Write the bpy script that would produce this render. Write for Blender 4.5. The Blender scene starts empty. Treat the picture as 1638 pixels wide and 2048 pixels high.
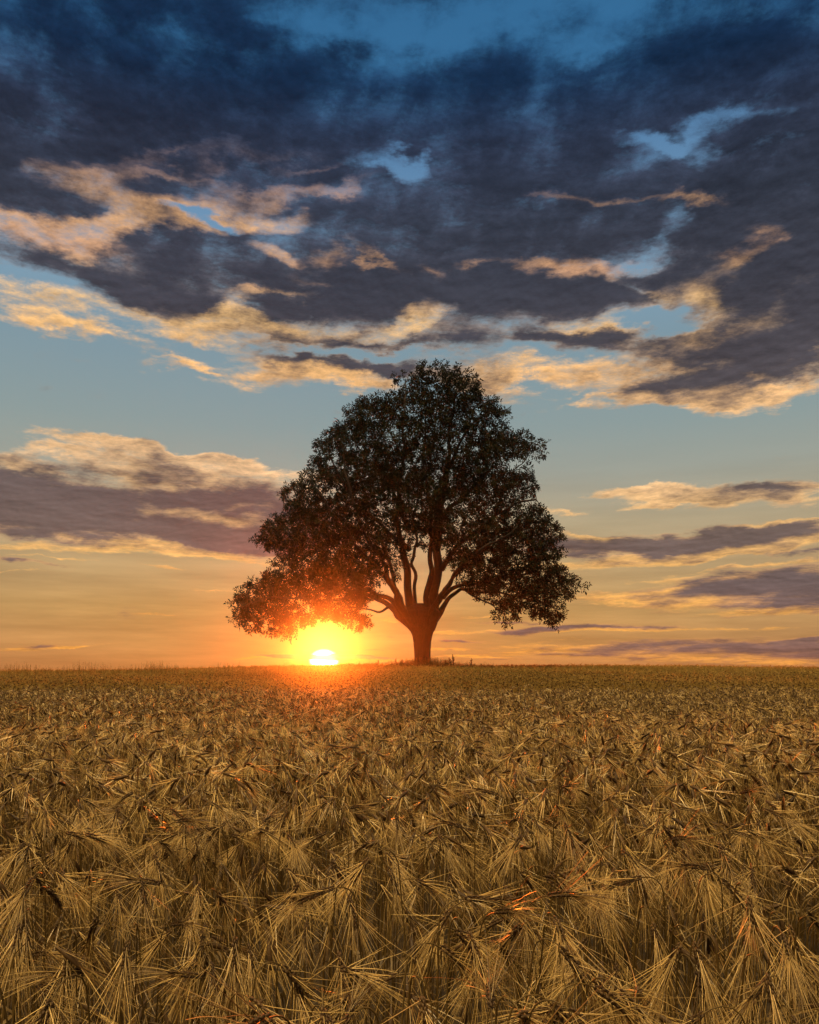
import bpy, math, random
import numpy as np

# ------------------------------------------------------------------ camera
F = 1638.0            # focal length in photo pixels
HZ = 1345.0           # photo row of the eye level
EYE = 1.30            # eye height over the ground at the camera
SC = bpy.context.scene
cam_d = bpy.data.cameras.new('camera')
cam_d.sensor_fit = 'HORIZONTAL'; cam_d.sensor_width = 36.0; cam_d.lens = 36.0
cam_d.shift_y = (HZ - 1024.0) / 1638.0
cam_d.clip_start = 0.02; cam_d.clip_end = 20000
cam = bpy.data.objects.new('camera', cam_d)
SC.collection.objects.link(cam)
cam.location = (0, 0, EYE); cam.rotation_euler = (math.pi / 2, 0, 0)
SC.camera = cam

SC.render.engine = 'CYCLES'
SC.cycles.use_denoising = True
SC.cycles.max_bounces = 6
SC.cycles.diffuse_bounces = 3
SC.cycles.transmission_bounces = 4
SC.cycles.transparent_max_bounces = 6
SC.cycles.volume_bounces = 0
SC.view_settings.view_transform = 'Standard'
SC.view_settings.look = 'None'
SC.view_settings.gamma = 1.0
SC.view_settings.exposure = 0.0

def s2l(c):
    return tuple(((v / 255.0) / 12.92 if v <= 10.3 else ((v / 255.0 + 0.055) / 1.055) ** 2.4) for v in c)

# ------------------------------------------------------------------ sun
SUN_AZ = math.atan((648 - 819) / F)
SUN_EL = math.atan((1345 - 1321) / F)
sun_d = bpy.data.lights.new('sun', 'SUN')
sun_d.energy = 3.6; sun_d.angle = math.radians(0.6); sun_d.color = (1.0, 0.14, 0.012)
sun = bpy.data.objects.new('sun', sun_d); SC.collection.objects.link(sun)
sun.location = (-40, 300, 30)
sun.rotation_euler = (math.radians(90) - SUN_EL * 1.0, 0, -SUN_AZ + math.pi)   # lamp shines along its -Z
from mathutils import Vector
LAMP_EL = math.radians(1.6)
_dir = Vector((math.sin(SUN_AZ) * math.cos(LAMP_EL), math.cos(SUN_AZ) * math.cos(LAMP_EL), math.sin(LAMP_EL)))
sun.rotation_euler = _dir.to_track_quat('Z', 'Y').to_euler()

# ------------------------------------------------------------------ sky (world shader: depends on direction only)
world = bpy.data.worlds.new('World'); SC.world = world; world.use_nodes = True
nt = world.node_tree; nt.nodes.clear()
N, Lk = nt.nodes, nt.links

def put(sock, v):
    if isinstance(v, bpy.types.NodeSocket): Lk.new(v, sock)
    else: sock.default_value = v
def M(op, a, b=None, c=None, clamp=False):
    n = N.new('ShaderNodeMath'); n.operation = op; n.use_clamp = clamp
    put(n.inputs[0], a)
    if b is not None: put(n.inputs[1], b)
    if c is not None: put(n.inputs[2], c)
    return n.outputs[0]
def VM(op, a, b=None, scale=None):
    n = N.new('ShaderNodeVectorMath'); n.operation = op
    put(n.inputs[0], a)
    if b is not None: put(n.inputs[1], b)
    if scale is not None: put(n.inputs[3], scale)
    return n.outputs[0]
def SS(x, e0, e1, o0=0.0, o1=1.0):
    n = N.new('ShaderNodeMapRange'); n.interpolation_type = 'SMOOTHSTEP'
    put(n.inputs[0], x); n.inputs[1].default_value = e0; n.inputs[2].default_value = e1
    n.inputs[3].default_value = o0; n.inputs[4].default_value = o1
    return n.outputs[0]
def XYZ(x, y, z=0.0):
    n = N.new('ShaderNodeCombineXYZ'); put(n.inputs[0], x); put(n.inputs[1], y); put(n.inputs[2], z); return n.outputs[0]
def MIXC(f, a, b, mode='MIX'):
    n = N.new('ShaderNodeMix'); n.data_type = 'RGBA'; n.blend_type = mode; n.clamp_factor = True
    put(n.inputs[0], f); put(n.inputs[6], a); put(n.inputs[7], b); return n.outputs[2]
def NOISE(v, scale, detail, rough, dist=0.0):
    n = N.new('ShaderNodeTexNoise'); put(n.inputs['Vector'], v)
    n.inputs['Scale'].default_value = scale; n.inputs['Detail'].default_value = detail
    n.inputs['Roughness'].default_value = rough; n.inputs['Distortion'].default_value = dist
    return n
def el_of(row): return math.atan((HZ - row) / F) * 16.38
def RAMP(y, stops):            # stops: (photo row, sRGB)
    lo, hi = -2.0, 26.0
    n = N.new('ShaderNodeValToRGB'); n.color_ramp.interpolation = 'LINEAR'
    t = N.new('ShaderNodeMapRange'); put(t.inputs[0], y); t.inputs[1].default_value = lo; t.inputs[2].default_value = hi
    Lk.new(t.outputs[0], n.inputs[0])
    st = sorted([((el_of(r) if r > -900 else r / -1000.0 * 26 - 0) if True else 0, c) for r, c in stops], key=lambda q: q[0])
    cr = n.color_ramp
    while len(cr.elements) > 1: cr.elements.remove(cr.elements[-1])
    for i, (e, c) in enumerate(st):
        p = min(max((e - lo) / (hi - lo), 0), 1)
        if i == 0: el = cr.elements[0]; el.position = p
        else: el = cr.elements.new(p)
        l = s2l(c) if isinstance(c, tuple) else (c, c, c)
        el.color = (*l, 1)
    return n.outputs[0]

tc = N.new('ShaderNodeTexCoord')
dirv = VM('NORMALIZE', tc.outputs['Generated'])
sp = N.new('ShaderNodeSeparateXYZ'); Lk.new(dirv, sp.inputs[0])
dx, dy, dz = sp.outputs
az = M('MULTIPLY', M('ARCTAN2', dx, dy), 16.38)
el = M('MULTIPLY', M('ARCSINE', dz), 16.38)
P = XYZ(az, el, 0.0)
# plane-projected coordinate: cloud texture gets finer and flatter towards the horizon
inv = M('DIVIDE', 1.0, M('ADD', M('MAXIMUM', dz, 0.0), 0.16))
q = XYZ(M('MULTIPLY', dx, inv), M('MULTIPLY', dy, inv), 0.37)
fb = NOISE(q, 2.3, 7.0, 0.58, 0.2)
fbF = fb.outputs[0]
wn = NOISE(VM('MULTIPLY', P, (0.42, 1.0, 1.0)), 0.9, 6.0, 0.62)
warp = VM('MULTIPLY', VM('SUBTRACT', wn.outputs['Color'], (0.5, 0.5, 0.5)), (3.2, 1.5, 0.0))
# the warp shrinks near the horizon, where the clouds lie in long flat bars
wscale = SS(el, 0.3, 5.5, 0.28, 1.0)
PW = VM('ADD', P, VM('SCALE', warp, scale=wscale))

BLOBS = [
 # cx, cy, rx, ry, slope(deg, + = down to the right), density, light
 # --- openings in the high deck
 (60, 70, 330, 90, 10, -.30, 0), (330, 90, 260, 60, 12, -.26, 0), (30, 190, 190, 90, 0, -.28, 0),
 (560, 55, 170, 60, -12, -.30, 0), (760, 70, 330, 55, 3, -.55, 0), (470, 118, 120, 30, 5, -.22, 0),
 (1050, 25, 420, 50, -3, -.62, 0), (1200, 60, 150, 60, 0, -.35, 0), (1160, 95, 60, 45, 0, -.6, 0), (1480, 25, 280, 60, 6, -.42, 0),
 (420, 20, 210, 70, 0, .40, 0), (1560, 120, 240, 70, 0, .25, 0),
 (1395, 245, 165, 30, -14, -.95, 0), (1290, 272, 110, 20, 12, -.8, 0), (1420, 300, 60, 45, 30, -.7, 0), (1500, 225, 90, 34, 0, -.65, 0),
 (1540, 297, 60, 14, 0, -.4, 0), (1100, 203, 150, 20, -10, -.22, 0),
 (800, 338, 75, 24, 8, -1.3, .15), (715, 318, 70, 24, 10, -.65, .05),
 (1065, 412, 60, 22, 0, -.35, 0), (1345, 430, 90, 45, -40, -.42, .05), (1320, 470, 60, 36, 0, -.15, 0),
 # --- lit knots under the deck
 (180, 375, 110, 42, 10, -.28, .55), (220, 342, 160, 24, -6, -.2, .45), (340, 318, 170, 12, -8, -.1, .40), (500, 322, 170, 18, -14, -.1, .42),
 (610, 328, 80, 12, -12, -.1, .42), (400, 362, 150, 14, 0, -.1, .35), (560, 390, 170, 20, -6, -.15, .50), (660, 374, 70, 16, -12, -.1, .50),
 (330, 425, 110, 26, 0, -.2, .75), (500, 437, 130, 30, 4, -.25, .85), (345, 462, 70, 18, 0, -.1, .65), (385, 444, 75, 16, 0, -1.2, 0),
 (90, 476, 220, 34, 4, -.45, 1.1), (225, 470, 95, 36, -30, -.35, .95), (20, 455, 120, 24, 0, -.2, .6),
 (545, 517, 85, 18, 12, -.1, .55), (600, 530, 70, 12, 0, 0, .35), (700, 520, 46, 26, 0, -.1, .50), (765, 510, 60, 14, 30, 0, .35), (785, 530, 40, 16, 30, 0, .40),
 (860, 548, 60, 16, 10, 0, .50), (640, 565, 60, 12, 0, 0, .30), (945, 546, 34, 14, 0, 0, .42),
 (1095, 538, 80, 22, 0, -.15, .7), (1190, 540, 130, 20, 0, -.5, .5), (1290, 528, 110, 32, -6, -.75, .2), (1010, 535, 90, 14, 0, -.1, .3),
 (1140, 398, 130, 12, 6, 0, .5), (1360, 403, 130, 14, 8, -.05, .6), (1490, 492, 80, 40, -20, -.1, .75), (1520, 475, 70, 20, 0, 0, .35),
 # --- left lower fringe of the deck
 (60, 560, 150, 26, 8, -.35, .2), (0, 606, 190, 34, 0, .2, 1.1), (120, 630, 260, 30, 4, .4, 1.1), (60, 648, 150, 18, 0, .35, 1.0), (170, 665, 130, 20, 8, .35, 1.0),
 (130, 682, 70, 10, 0, .3, .8), (40, 662, 60, 9, -6, .25, .8), (330, 655, 210, 28, 6, .38, 1.15), (470, 652, 200, 30, 6, .25, .95), (540, 595, 160, 12, -2, .0, .6), (450, 622, 80, 28, -30, -.1, .6),
 (205, 640, 60, 14, 0, -.45, 0),
 (300, 560, 300, 70, 3, .35, -.2), (330, 615, 260, 40, 6, .2, -.2), (640, 612, 240, 40, 0, .3, -.15),
 (760, 560, 260, 60, -8, .22, .0),
 (700, 655, 240, 20, 0, .15, .5), (830, 640, 90, 22, -14, -.3, .85), (640, 668, 150, 14, 4, .35, .1),
 (600, 682, 200, 16, 2, .55, -.2), (800, 672, 180, 18, 0, .1, .1), (660, 700, 160, 18, 0, -.35, .2),
 (600, 715, 260, 22, 4, .75, -.15), (520, 748, 280, 32, 3, .75, 1.15), (700, 762, 180, 22, 10, .6, 1.1), (370, 722, 80, 8, 4, .5, .9), (760, 738, 220, 24, 2, .75, -.1), (760, 690, 160, 16, 0, .5, 0),
 (735, 712, 60, 16, -10, -.7, 0),
 # --- centre and right masses
 (960, 600, 330, 80, 3, .55, -.15), (1130, 590, 220, 60, 4, .60, -.15), (1250, 612, 60, 20, 0, .4, -.1),
 (1240, 575, 90, 18, 25, -.5, .2), (1330, 600, 160, 40, -8, .05, .38), (1280, 645, 170, 24, 6, -.45, .12), (1130, 668, 150, 22, 0, -.35, .2), (1420, 590, 60, 50, 10, .1, .5), (1480, 640, 110, 40, 0, .3, .4),
 (1200, 662, 110, 24, 4, .25, .7), (980, 690, 300, 60, 0, .75, -.1), (1140, 690, 110, 14, -4, .5, 0), (1280, 690, 230, 30, 4, .9, -.05), (1420, 670, 150, 26, -6, .45, .45),
 (1060, 760, 230, 34, 3, .75, 1.1), (960, 758, 90, 12, 0, .3, -.4), (1250, 730, 220, 22, -3, .55, .45), (1400, 725, 160, 16, 0, .4, .3), (1160, 798, 90, 9, 0, .45, .9),
 (1560, 560, 240, 170, 0, .55, -.2), (1580, 690, 260, 80, 0, .9, -.2), (1470, 750, 330, 40, -4, 1.0, -.15), (1350, 768, 210, 26, 4, .9, .15), (1430, 795, 280, 26, 2, .85, 1.25), (1590, 775, 130, 30, -10, .5, .9), (1530, 742, 110, 10, -6, 0, .7),
 (1290, 590, 60, 20, 0, 0, .2),
 # --- left middle bank
 (200, 1000, 480, 78, 2, 1.25, -.15), (0, 1000, 330, 80, 0, .75, -.2), (520, 1020, 250, 90, 6, .95, -.1), (300, 1055, 500, 44, 2, .95, -.1), (520, 1085, 210, 26, 4, .6, 0),
 (230, 884, 220, 16, 2, .85, 1.1), (90, 900, 100, 12, -6, .6, .95), (30, 925, 90, 14, 0, .45, .9), (280, 920, 300, 30, 5, .8, .85), (520, 930, 260, 24, 8, .85, 1.0), (420, 905, 120, 10, 4, .6, 1.0), (350, 912, 110, 24, 30, .3, -.3),
 (470, 1036, 210, 16, 4, -.15, .75), (330, 1020, 130, 20, 0, 0, .45), (60, 1045, 200, 12, 0, 0, .30), (275, 990, 30, 60, 10, 0, .3), (490, 1012, 40, 10, 0, 0, .5), (370, 945, 30, 40, -14, 0, .4), (430, 940, 20, 40, 14, 0, .4),
 (120, 1093, 380, 12, -1, .85, 1.3), (420, 1108, 300, 12, 6, .85, 1.4),
 (50, 1124, 150, 9, 3, .95, 0), (110, 1112, 150, 5, -1, .8, 1.0), (30, 1148, 140, 5, -2, .75, 1.0), (340, 1134, 75, 5, 1, .8, 1.0), (430, 1186, 90, 5, 1, .7, 1.0), (330, 1229, 80, 4, 1, .6, 1.0), (95, 1288, 80, 5, 0, .8, -.1), (60, 1291, 170, 5, -2, .55, .8), (190, 1290, 80, 4, -2, .6, 1.0), (500, 1316, 60, 4, 0, .7, 1.2),
 # --- right middle bars
 (1500, 978, 260, 22, 0, 1.3, -.1), (1330, 985, 130, 20, 8, .75, .9), (1490, 1000, 260, 20, 4, .95, 1.0), (1560, 1000, 90, 24, 20, .9, -.3), (1600, 968, 90, 9, 4, .4, .9), (1290, 1011, 110, 7, 0, .8, 1.0), (1240, 977, 110, 9, 6, .5, .8), (1090, 1010, 80, 14, 10, .75, 1.0), (1150, 1010, 50, 6, 0, .6, 1.0),
 (1240, 1085, 330, 30, 2, 1.35, -.1), (1520, 1075, 320, 26, -1, 1.35, -.1), (1240, 1122, 360, 12, -2, .95, 1.1), (1480, 1103, 220, 13, -3, .95, .95), (1600, 1108, 160, 9, 0, .75, -.3), (1190, 1063, 70, 5, 4, .5, 1.2), (1560, 1052, 130, 5, 0, .5, 1.0), (1500, 1133, 200, 5, -3, .6, .7),
 (1560, 1165, 330, 42, -6, 1.35, -.1), (1350, 1185, 260, 18, -4, 1.15, -.1), (1600, 1205, 180, 30, 0, 1.1, -.1), (1300, 1160, 130, 12, -4, .7, .9), (1290, 1200, 220, 20, 2, .5, .9), (1330, 1180, 180, 6, -6, -.2, .7), (1560, 1225, 210, 8, 0, .6, .9),
 (1230, 1256, 190, 8, 0, 1.1, 0), (1240, 1262, 230, 5, 0, .5, .9), (1060, 1262, 130, 7, -2, 1.0, 0), (1500, 1255, 160, 5, -1, .6, .8),
 (1420, 1290, 340, 18, -1, 1.25, 0), (1600, 1305, 170, 26, -3, 1.1, 0), (1280, 1310, 260, 18, 2, .9, .15), (1600, 1275, 90, 6, -6, .9, 0), (1480, 1320, 260, 8, 0, .5, .6), (1080, 1282, 130, 9, -3, .5, .8), (1060, 1300, 200, 14, 0, .45, .7), (1010, 1318, 120, 6, 2, .8, .1),
 # --- thin bars near the sun
 (650, 1313, 150, 6.5, 1, 1.5, -.3), (610, 1311, 130, 4, 1, .8, 0), (690, 1316, 60, 5, -3, .9, 0), (730, 1314, 110, 3.5, 1, .7, -.1), (780, 1318, 130, 4, -2, .7, .9), (900, 1265, 100, 6, -2, .8, .9), (930, 1280, 80, 5, 0, .8, .1), (790, 1240, 60, 5, -2, .6, 1.1), (690, 1272, 110, 9, -4, .5, .2), (930, 1312, 110, 6, -2, .6, .9),
 (880, 1297, 110, 5, 0, .7, .8), (980, 1236, 110, 5, -2, .6, .9), (1010, 1248, 130, 4, 1, .8, 0),
]
D = None; Lt = None
for (cx, cy, rx, ry, sl, aD, aL) in BLOBS:
    a0 = math.atan((cx - 819) / F); e0 = math.atan((HZ - cy) / F * math.cos(a0))
    mp = N.new('ShaderNodeMapping'); mp.vector_type = 'TEXTURE'
    Lk.new(PW, mp.inputs[0])
    mp.inputs[1].default_value = (a0 * 16.38, e0 * 16.38, 0)
    mp.inputs[2].default_value = (0, 0, -math.radians(sl))
    k = 1.18
    mp.inputs[3].default_value = (rx / 100 * math.cos(a0) ** 2 * k, ry / 100 * math.cos(e0) ** 2 * k, 1)
    g = N.new('ShaderNodeTexGradient'); g.gradient_type = 'SPHERICAL'; Lk.new(mp.outputs[0], g.inputs[0])
    gv = g.outputs[1]
    if aD: D = M('MULTIPLY_ADD', gv, aD * (1.5 if (aD > 0 or cy > 640) else 1.0), D if D is not None else 0.0)
    if aL: Lt = M('MULTIPLY_ADD', gv, aL * (0.80 if cy < 560 else (0.8 if cy < 860 else 1.1)), Lt if Lt is not None else 0.0)

# deck: base cover by height
cov = N.new('ShaderNodeFloatCurve')
PWs = N.new('ShaderNodeSeparateXYZ'); Lk.new(PW, PWs.inputs[0])
tt = N.new('ShaderNodeMapRange'); put(tt.inputs[0], PWs.outputs[1]); tt.inputs[1].default_value = -2; tt.inputs[2].default_value = 26
Lk.new(tt.outputs[0], cov.inputs[1])
cv = cov.mapping.curves[0]
pts = [(r, v) for r, v in [(1600, .18), (1340, .20), (1200, .16), (900, .14), (800, .16), (700, .30), (640, .62), (560, .95), (300, 1.08), (110, 1.0), (40, .82), (-80, .76), (-500, .70)]]
pp = [((el_of(r) + 2) / 28.0, v) for r, v in pts] + [(1.0, .62)]
while len(cv.points) > 2: cv.points.remove(cv.points[1])
cv.points[0].location = (0, .18); cv.points[-1].location = (1.0, .62)
for x, v in pp:
    if 0.001 < x < 0.999: cv.points.new(x, v)
cov.mapping.update()
base = M('MULTIPLY_ADD', cov.outputs[0], 1.6, -0.80)

nz = M('SUBTRACT', fbF, 0.5)
# puffs get larger overhead and flatter towards the horizon
qf = XYZ(M('MULTIPLY', az, 0.42), M('MULTIPLY', M('LOGARITHM', M('ADD', M('MAXIMUM', el, -1.0), 3.0), 2.71828), 11.0), 0.0)
fine = NOISE(qf, 2.3, 9.0, 0.70, 0.10)
nf = M('MULTIPLY', M('SUBTRACT', fine.outputs[0], 0.5), SS(el, 5.0, 10.0, 0.95, 0.62))
fine2 = NOISE(VM('ADD', qf, (0.02, 0.09, 0.0)), 2.3, 6.0, 0.70, 0.10)     # the same puffs seen a little towards the sun
relief = M('SUBTRACT', fine.outputs[0], fine2.outputs[0])
Dsum = M('ADD', D, base)
Dn = M('MULTIPLY_ADD', nz, 1.9, M('MULTIPLY_ADD', nf, 3.0, Dsum))
alpha = SS(Dn, -0.20, 0.85)
Ls = M('MULTIPLY', M('DIVIDE', Lt, M('ADD', M('MAXIMUM', Lt, 0.0), 1.0)), 2.0)
thick = M('SUBTRACT', M('MULTIPLY_ADD', nf, 2.8, M('MULTIPLY_ADD', nz, 0.7, M('MULTIPLY_ADD', relief, -2.0, M('MULTIPLY', M('MINIMUM', Dn, 1.3), 0.75)))), M('MULTIPLY', Ls, 0.85))
body_f = SS(thick, -0.62, 1.02)

clear = RAMP(el, [(1700, (110, 75, 45)), (1345, (202, 130, 72)), (1290, (200, 144, 84)), (1220, (196, 154, 94)), (1130, (188, 160, 114)), (1050, (178, 163, 130)),
                  (950, (156, 161, 150)), (860, (140, 157, 157)), (700, (125, 151, 164)), (600, (124, 156, 178)), (440, (108, 146, 180)), (260, (80, 124, 166)), (150, (56, 110, 154)), (0, (52, 106, 150)), (-300, (45, 88, 130))])
body = RAMP(el, [(1700, (90, 60, 40)), (1345, (150, 96, 76)), (1290, (132, 100, 90)), (1180, (108, 92, 90)), (1080, (112, 96, 90)), (950, (94, 84, 84)), (770, (78, 74, 80)),
                 (600, (62, 64, 75)), (450, (50, 56, 70)), (300, (39, 48, 67)), (170, (20, 42, 70)), (40, (22, 46, 76)), (-300, (26, 44, 70))])
lit = RAMP(el, [(1345, (246, 160, 66)), (1250, (250, 176, 84)), (1100, (248, 192, 116)), (950, (240, 196, 146)), (760, (250, 192, 126)), (640, (250, 200, 134)), (560, (216, 164, 126)), (470, (226, 172, 116)),
                (380, (160, 128, 116)), (300, (84, 86, 104)), (200, (40, 76, 112)), (60, (32, 80, 124)), (-300, (60, 80, 100))])
# aureole round the sun
ddx = M('SUBTRACT', az, SUN_AZ * 16.38); ddy = M('SUBTRACT', el, SUN_EL * 16.38)
r2w = M('ADD', M('POWER', M('ABSOLUTE', M('DIVIDE', ddx, 5.2)), 2.0), M('POWER', M('ABSOLUTE', M('DIVIDE', ddy, 2.0)), 2.0))
r2n = M('ADD', M('POWER', M('ABSOLUTE', M('DIVIDE', ddx, .95)), 2.0), M('POWER', M('ABSOLUTE', M('DIVIDE', ddy, .55)), 2.0))
gw = M('EXPONENT', M('MULTIPLY', r2w, -1.0)); gn = M('EXPONENT', M('MULTIPLY', M('SQRT', r2n), -1.6))
glow = VM('ADD', VM('SCALE', (0.05, 0.01, -0.01), scale=gw), VM('SCALE', (0.34, 0.20, 0.03), scale=gn))
streak = NOISE(XYZ(M('MULTIPLY', az, .28), M('MULTIPLY', el, 2.6), 3.0), 1.0, 4.0, 0.6)
lowk = SS(el, 5.0, 0.5)
clear = VM('SCALE', clear, scale=M('ADD', 1.0, M('MULTIPLY', M('MULTIPLY', M('SUBTRACT', streak.outputs[0], 0.5), 1.1), lowk)))
side = M('MULTIPLY', SS(M('ABSOLUTE', M('SUBTRACT', az, SUN_AZ * 16.38)), 2.0, 10.0), SS(el, 4.5, 1.0))      # the low sky is duller away from the sun
clear = VM('MULTIPLY', clear, VM('SUBTRACT', (1.0, 1.0, 1.0), VM('SCALE', (0.16, 0.14, 0.02), scale=side)))
# clouds
tone = M('ADD', 1.0, M('ADD', M('MULTIPLY', relief, 1.4), M('MULTIPLY', nz, -1.0)))
dull = RAMP(el, [(1345, (240, 156, 66)), (1000, (236, 192, 140)), (700, (196, 164, 134)), (620, (130, 122, 122)), (520, (82, 88, 106)), (300, (62, 76, 104)), (200, (40, 72, 108)), (60, (36, 84, 126)), (-300, (60, 80, 100))])
cloud = VM('SCALE', MIXC(body_f, MIXC(SS(Ls, 0.02, 0.75), dull, lit), body), scale=tone)
sky0 = MIXC(alpha, VM('ADD', clear, glow), VM('ADD', cloud, VM('SCALE', glow, scale=SS(body_f, 0, 1, 0.9, 0.28))))
# the sun's disc, dimmed by the bar of cloud that crosses it
rd = M('SQRT', M('ADD', M('POWER', M('ABSOLUTE', M('DIVIDE', ddx, .25)), 2.0), M('POWER', M('ABSOLUTE', M('DIVIDE', ddy, .19)), 2.0)))
disc = M('MULTIPLY', SS(rd, 1.30, 0.55), M('SUBTRACT', 1.0, M('MULTIPLY', SS(alpha, 0.45, .95), .85)))
sky1 = VM('ADD', sky0, VM('SCALE', (9.0, 7.0, 3.5), scale=disc))
# behind and above the camera: soft evening sky plus added fill light for the field
nish = N.new('ShaderNodeTexSky'); nish.sky_type = 'NISHITA'; nish.sun_disc = False
nish.sun_elevation = math.radians(3.0); nish.sun_rotation = SUN_AZ; nish.air_density = 1.0; nish.dust_density = 2.0
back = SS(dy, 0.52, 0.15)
# bright lobe added high behind the camera, out of view, to light the field
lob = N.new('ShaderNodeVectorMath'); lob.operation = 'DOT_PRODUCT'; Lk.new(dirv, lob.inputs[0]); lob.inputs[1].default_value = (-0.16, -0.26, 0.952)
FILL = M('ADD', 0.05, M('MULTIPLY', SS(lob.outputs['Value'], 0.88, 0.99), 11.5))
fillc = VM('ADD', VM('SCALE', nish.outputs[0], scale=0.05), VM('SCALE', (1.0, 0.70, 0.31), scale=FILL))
def BG(c):
    n = N.new('ShaderNodeBackground'); Lk.new(c, n.inputs[0]); n.inputs[1].default_value = 1.0; return n.outputs[0]
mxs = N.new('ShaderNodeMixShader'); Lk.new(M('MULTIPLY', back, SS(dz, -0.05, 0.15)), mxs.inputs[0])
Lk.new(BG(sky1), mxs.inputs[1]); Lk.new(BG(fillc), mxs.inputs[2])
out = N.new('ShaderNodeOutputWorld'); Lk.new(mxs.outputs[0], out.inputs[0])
world.cycles.sampling_method = 'MANUAL'; world.cycles.sample_map_resolution = 512

# ================================================================== helpers
COL = SC.collection
D0 = 43.0                                     # distance of the tree
rng = np.random.default_rng(7)

def mesh_obj(name, verts, faces, mat, parent=None, smooth=False, attrs=None, edges=None):
    """verts (n,3) array, faces (m,k) int array (k = 3 or 4) or list of such arrays"""
    me = bpy.data.meshes.new(name)
    fl = faces if isinstance(faces, list) else [faces]
    fl = [f for f in fl if len(f)]
    nv = len(verts)
    me.vertices.add(nv); me.vertices.foreach_set('co', np.asarray(verts, np.float32).ravel())
    nl = sum(f.size for f in fl); nf = sum(len(f) for f in fl)
    me.loops.add(nl); me.polygons.add(nf)
    me.loops.foreach_set('vertex_index', np.concatenate([f.ravel() for f in fl]).astype(np.int32))
    tot = np.concatenate([np.full(len(f), f.shape[1], np.int32) for f in fl])
    st = np.concatenate([[0], np.cumsum(tot)[:-1]]).astype(np.int32)
    me.polygons.foreach_set('loop_start', st)
    if smooth: me.polygons.foreach_set('use_smooth', np.ones(nf, bool))
    me.update(calc_edges=True)
    if attrs:
        for an, av in attrs.items():
            a = me.attributes.new(an, 'FLOAT', 'POINT'); a.data.foreach_set('value', np.asarray(av, np.float32))
    mats = mat if isinstance(mat, list) else [mat]
    for m_ in mats: me.materials.append(m_)
    o = bpy.data.objects.new(name, me); COL.objects.link(o)
    if parent is not None: o.parent = parent
    return o

def tag(o, label=None, cat=None, group=None, kind=None):
    if label: o['label'] = label
    if cat: o['category'] = cat
    if group: o['group'] = group
    if kind: o['kind'] = kind
    return o
def empty(name, loc):
    o = bpy.data.objects.new(name, None); o.empty_display_size = 0.2; COL.objects.link(o); o.location = loc; return o

def new_mat(name):
    m = bpy.data.materials.new(name); m.use_nodes = True
    t = m.node_tree; t.nodes.clear()
    return m, t.nodes, t.links
def plant_mat(name, c0, c1, trans=0.35, rough=0.55, gloss=0.12, noise_scale=6.0, attr=None):
    """dry or green leaf-like surface: two tones by noise/attribute, lit from both sides"""
    m, n, l = new_mat(name)
    o = n.new('ShaderNodeOutputMaterial')
    mx = n.new('ShaderNodeMix'); mx.data_type = 'RGBA'
    mx.inputs[6].default_value = (*c0, 1); mx.inputs[7].default_value = (*c1, 1)
    if attr:
        a = n.new('ShaderNodeAttribute'); a.attribute_name = attr; src = a.outputs['Fac']
    else:
        a = n.new('ShaderNodeTexNoise'); a.inputs['Scale'].default_value = noise_scale; a.inputs['Detail'].default_value = 3
        g = n.new('ShaderNodeNewGeometry'); l.new(g.outputs['Position'], a.inputs['Vector'])
        mr = n.new('ShaderNodeMapRange'); mr.inputs[1].default_value = .35; mr.inputs[2].default_value = .65; l.new(a.outputs[0], mr.inputs[0]); src = mr.outputs[0]
    l.new(src, mx.inputs[0])
    p = n.new('ShaderNodeBsdfPrincipled'); l.new(mx.outputs[2], p.inputs['Base Color'])
    p.inputs['Roughness'].default_value = rough; p.inputs['Specular IOR Level'].default_value = gloss * 4
    t = n.new('ShaderNodeBsdfTranslucent'); l.new(mx.outputs[2], t.inputs['Color'])
    ms = n.new('ShaderNodeMixShader'); ms.inputs[0].default_value = trans
    l.new(p.outputs[0], ms.inputs[1]); l.new(t.outputs[0], ms.inputs[2]); l.new(ms.outputs[0], o.inputs[0])
    return m

def bark_mat():
    m, n, l = new_mat('bark')
    o = n.new('ShaderNodeOutputMaterial'); p = n.new('ShaderNodeBsdfPrincipled'); l.new(p.outputs[0], o.inputs[0])
    g = n.new('ShaderNodeNewGeometry'); mp = n.new('ShaderNodeMapping'); mp.inputs[3].default_value = (1, 1, .18); l.new(g.outputs['Position'], mp.inputs[0])
    t = n.new('ShaderNodeTexNoise'); t.inputs['Scale'].default_value = 14; t.inputs['Detail'].default_value = 6; t.inputs['Roughness'].default_value = .7; l.new(mp.outputs[0], t.inputs['Vector'])
    r = n.new('ShaderNodeValToRGB'); l.new(t.outputs[0], r.inputs[0])
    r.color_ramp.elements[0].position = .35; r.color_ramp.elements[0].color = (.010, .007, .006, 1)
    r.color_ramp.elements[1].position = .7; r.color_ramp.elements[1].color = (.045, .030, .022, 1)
    l.new(r.outputs[0], p.inputs['Base Color']); p.inputs['Roughness'].default_value = .9
    b = n.new('ShaderNodeBump'); b.inputs['Strength'].default_value = .8; b.inputs['Distance'].default_value = .04; l.new(t.outputs[0], b.inputs['Height']); l.new(b.outputs[0], p.inputs['Normal'])
    return m
M_BARK = bark_mat()
M_LEAF = plant_mat('ash_leaf', (.010, .011, .004), (.020, .022, .007), trans=.20, rough=.6, gloss=.02, noise_scale=.9)

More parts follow.
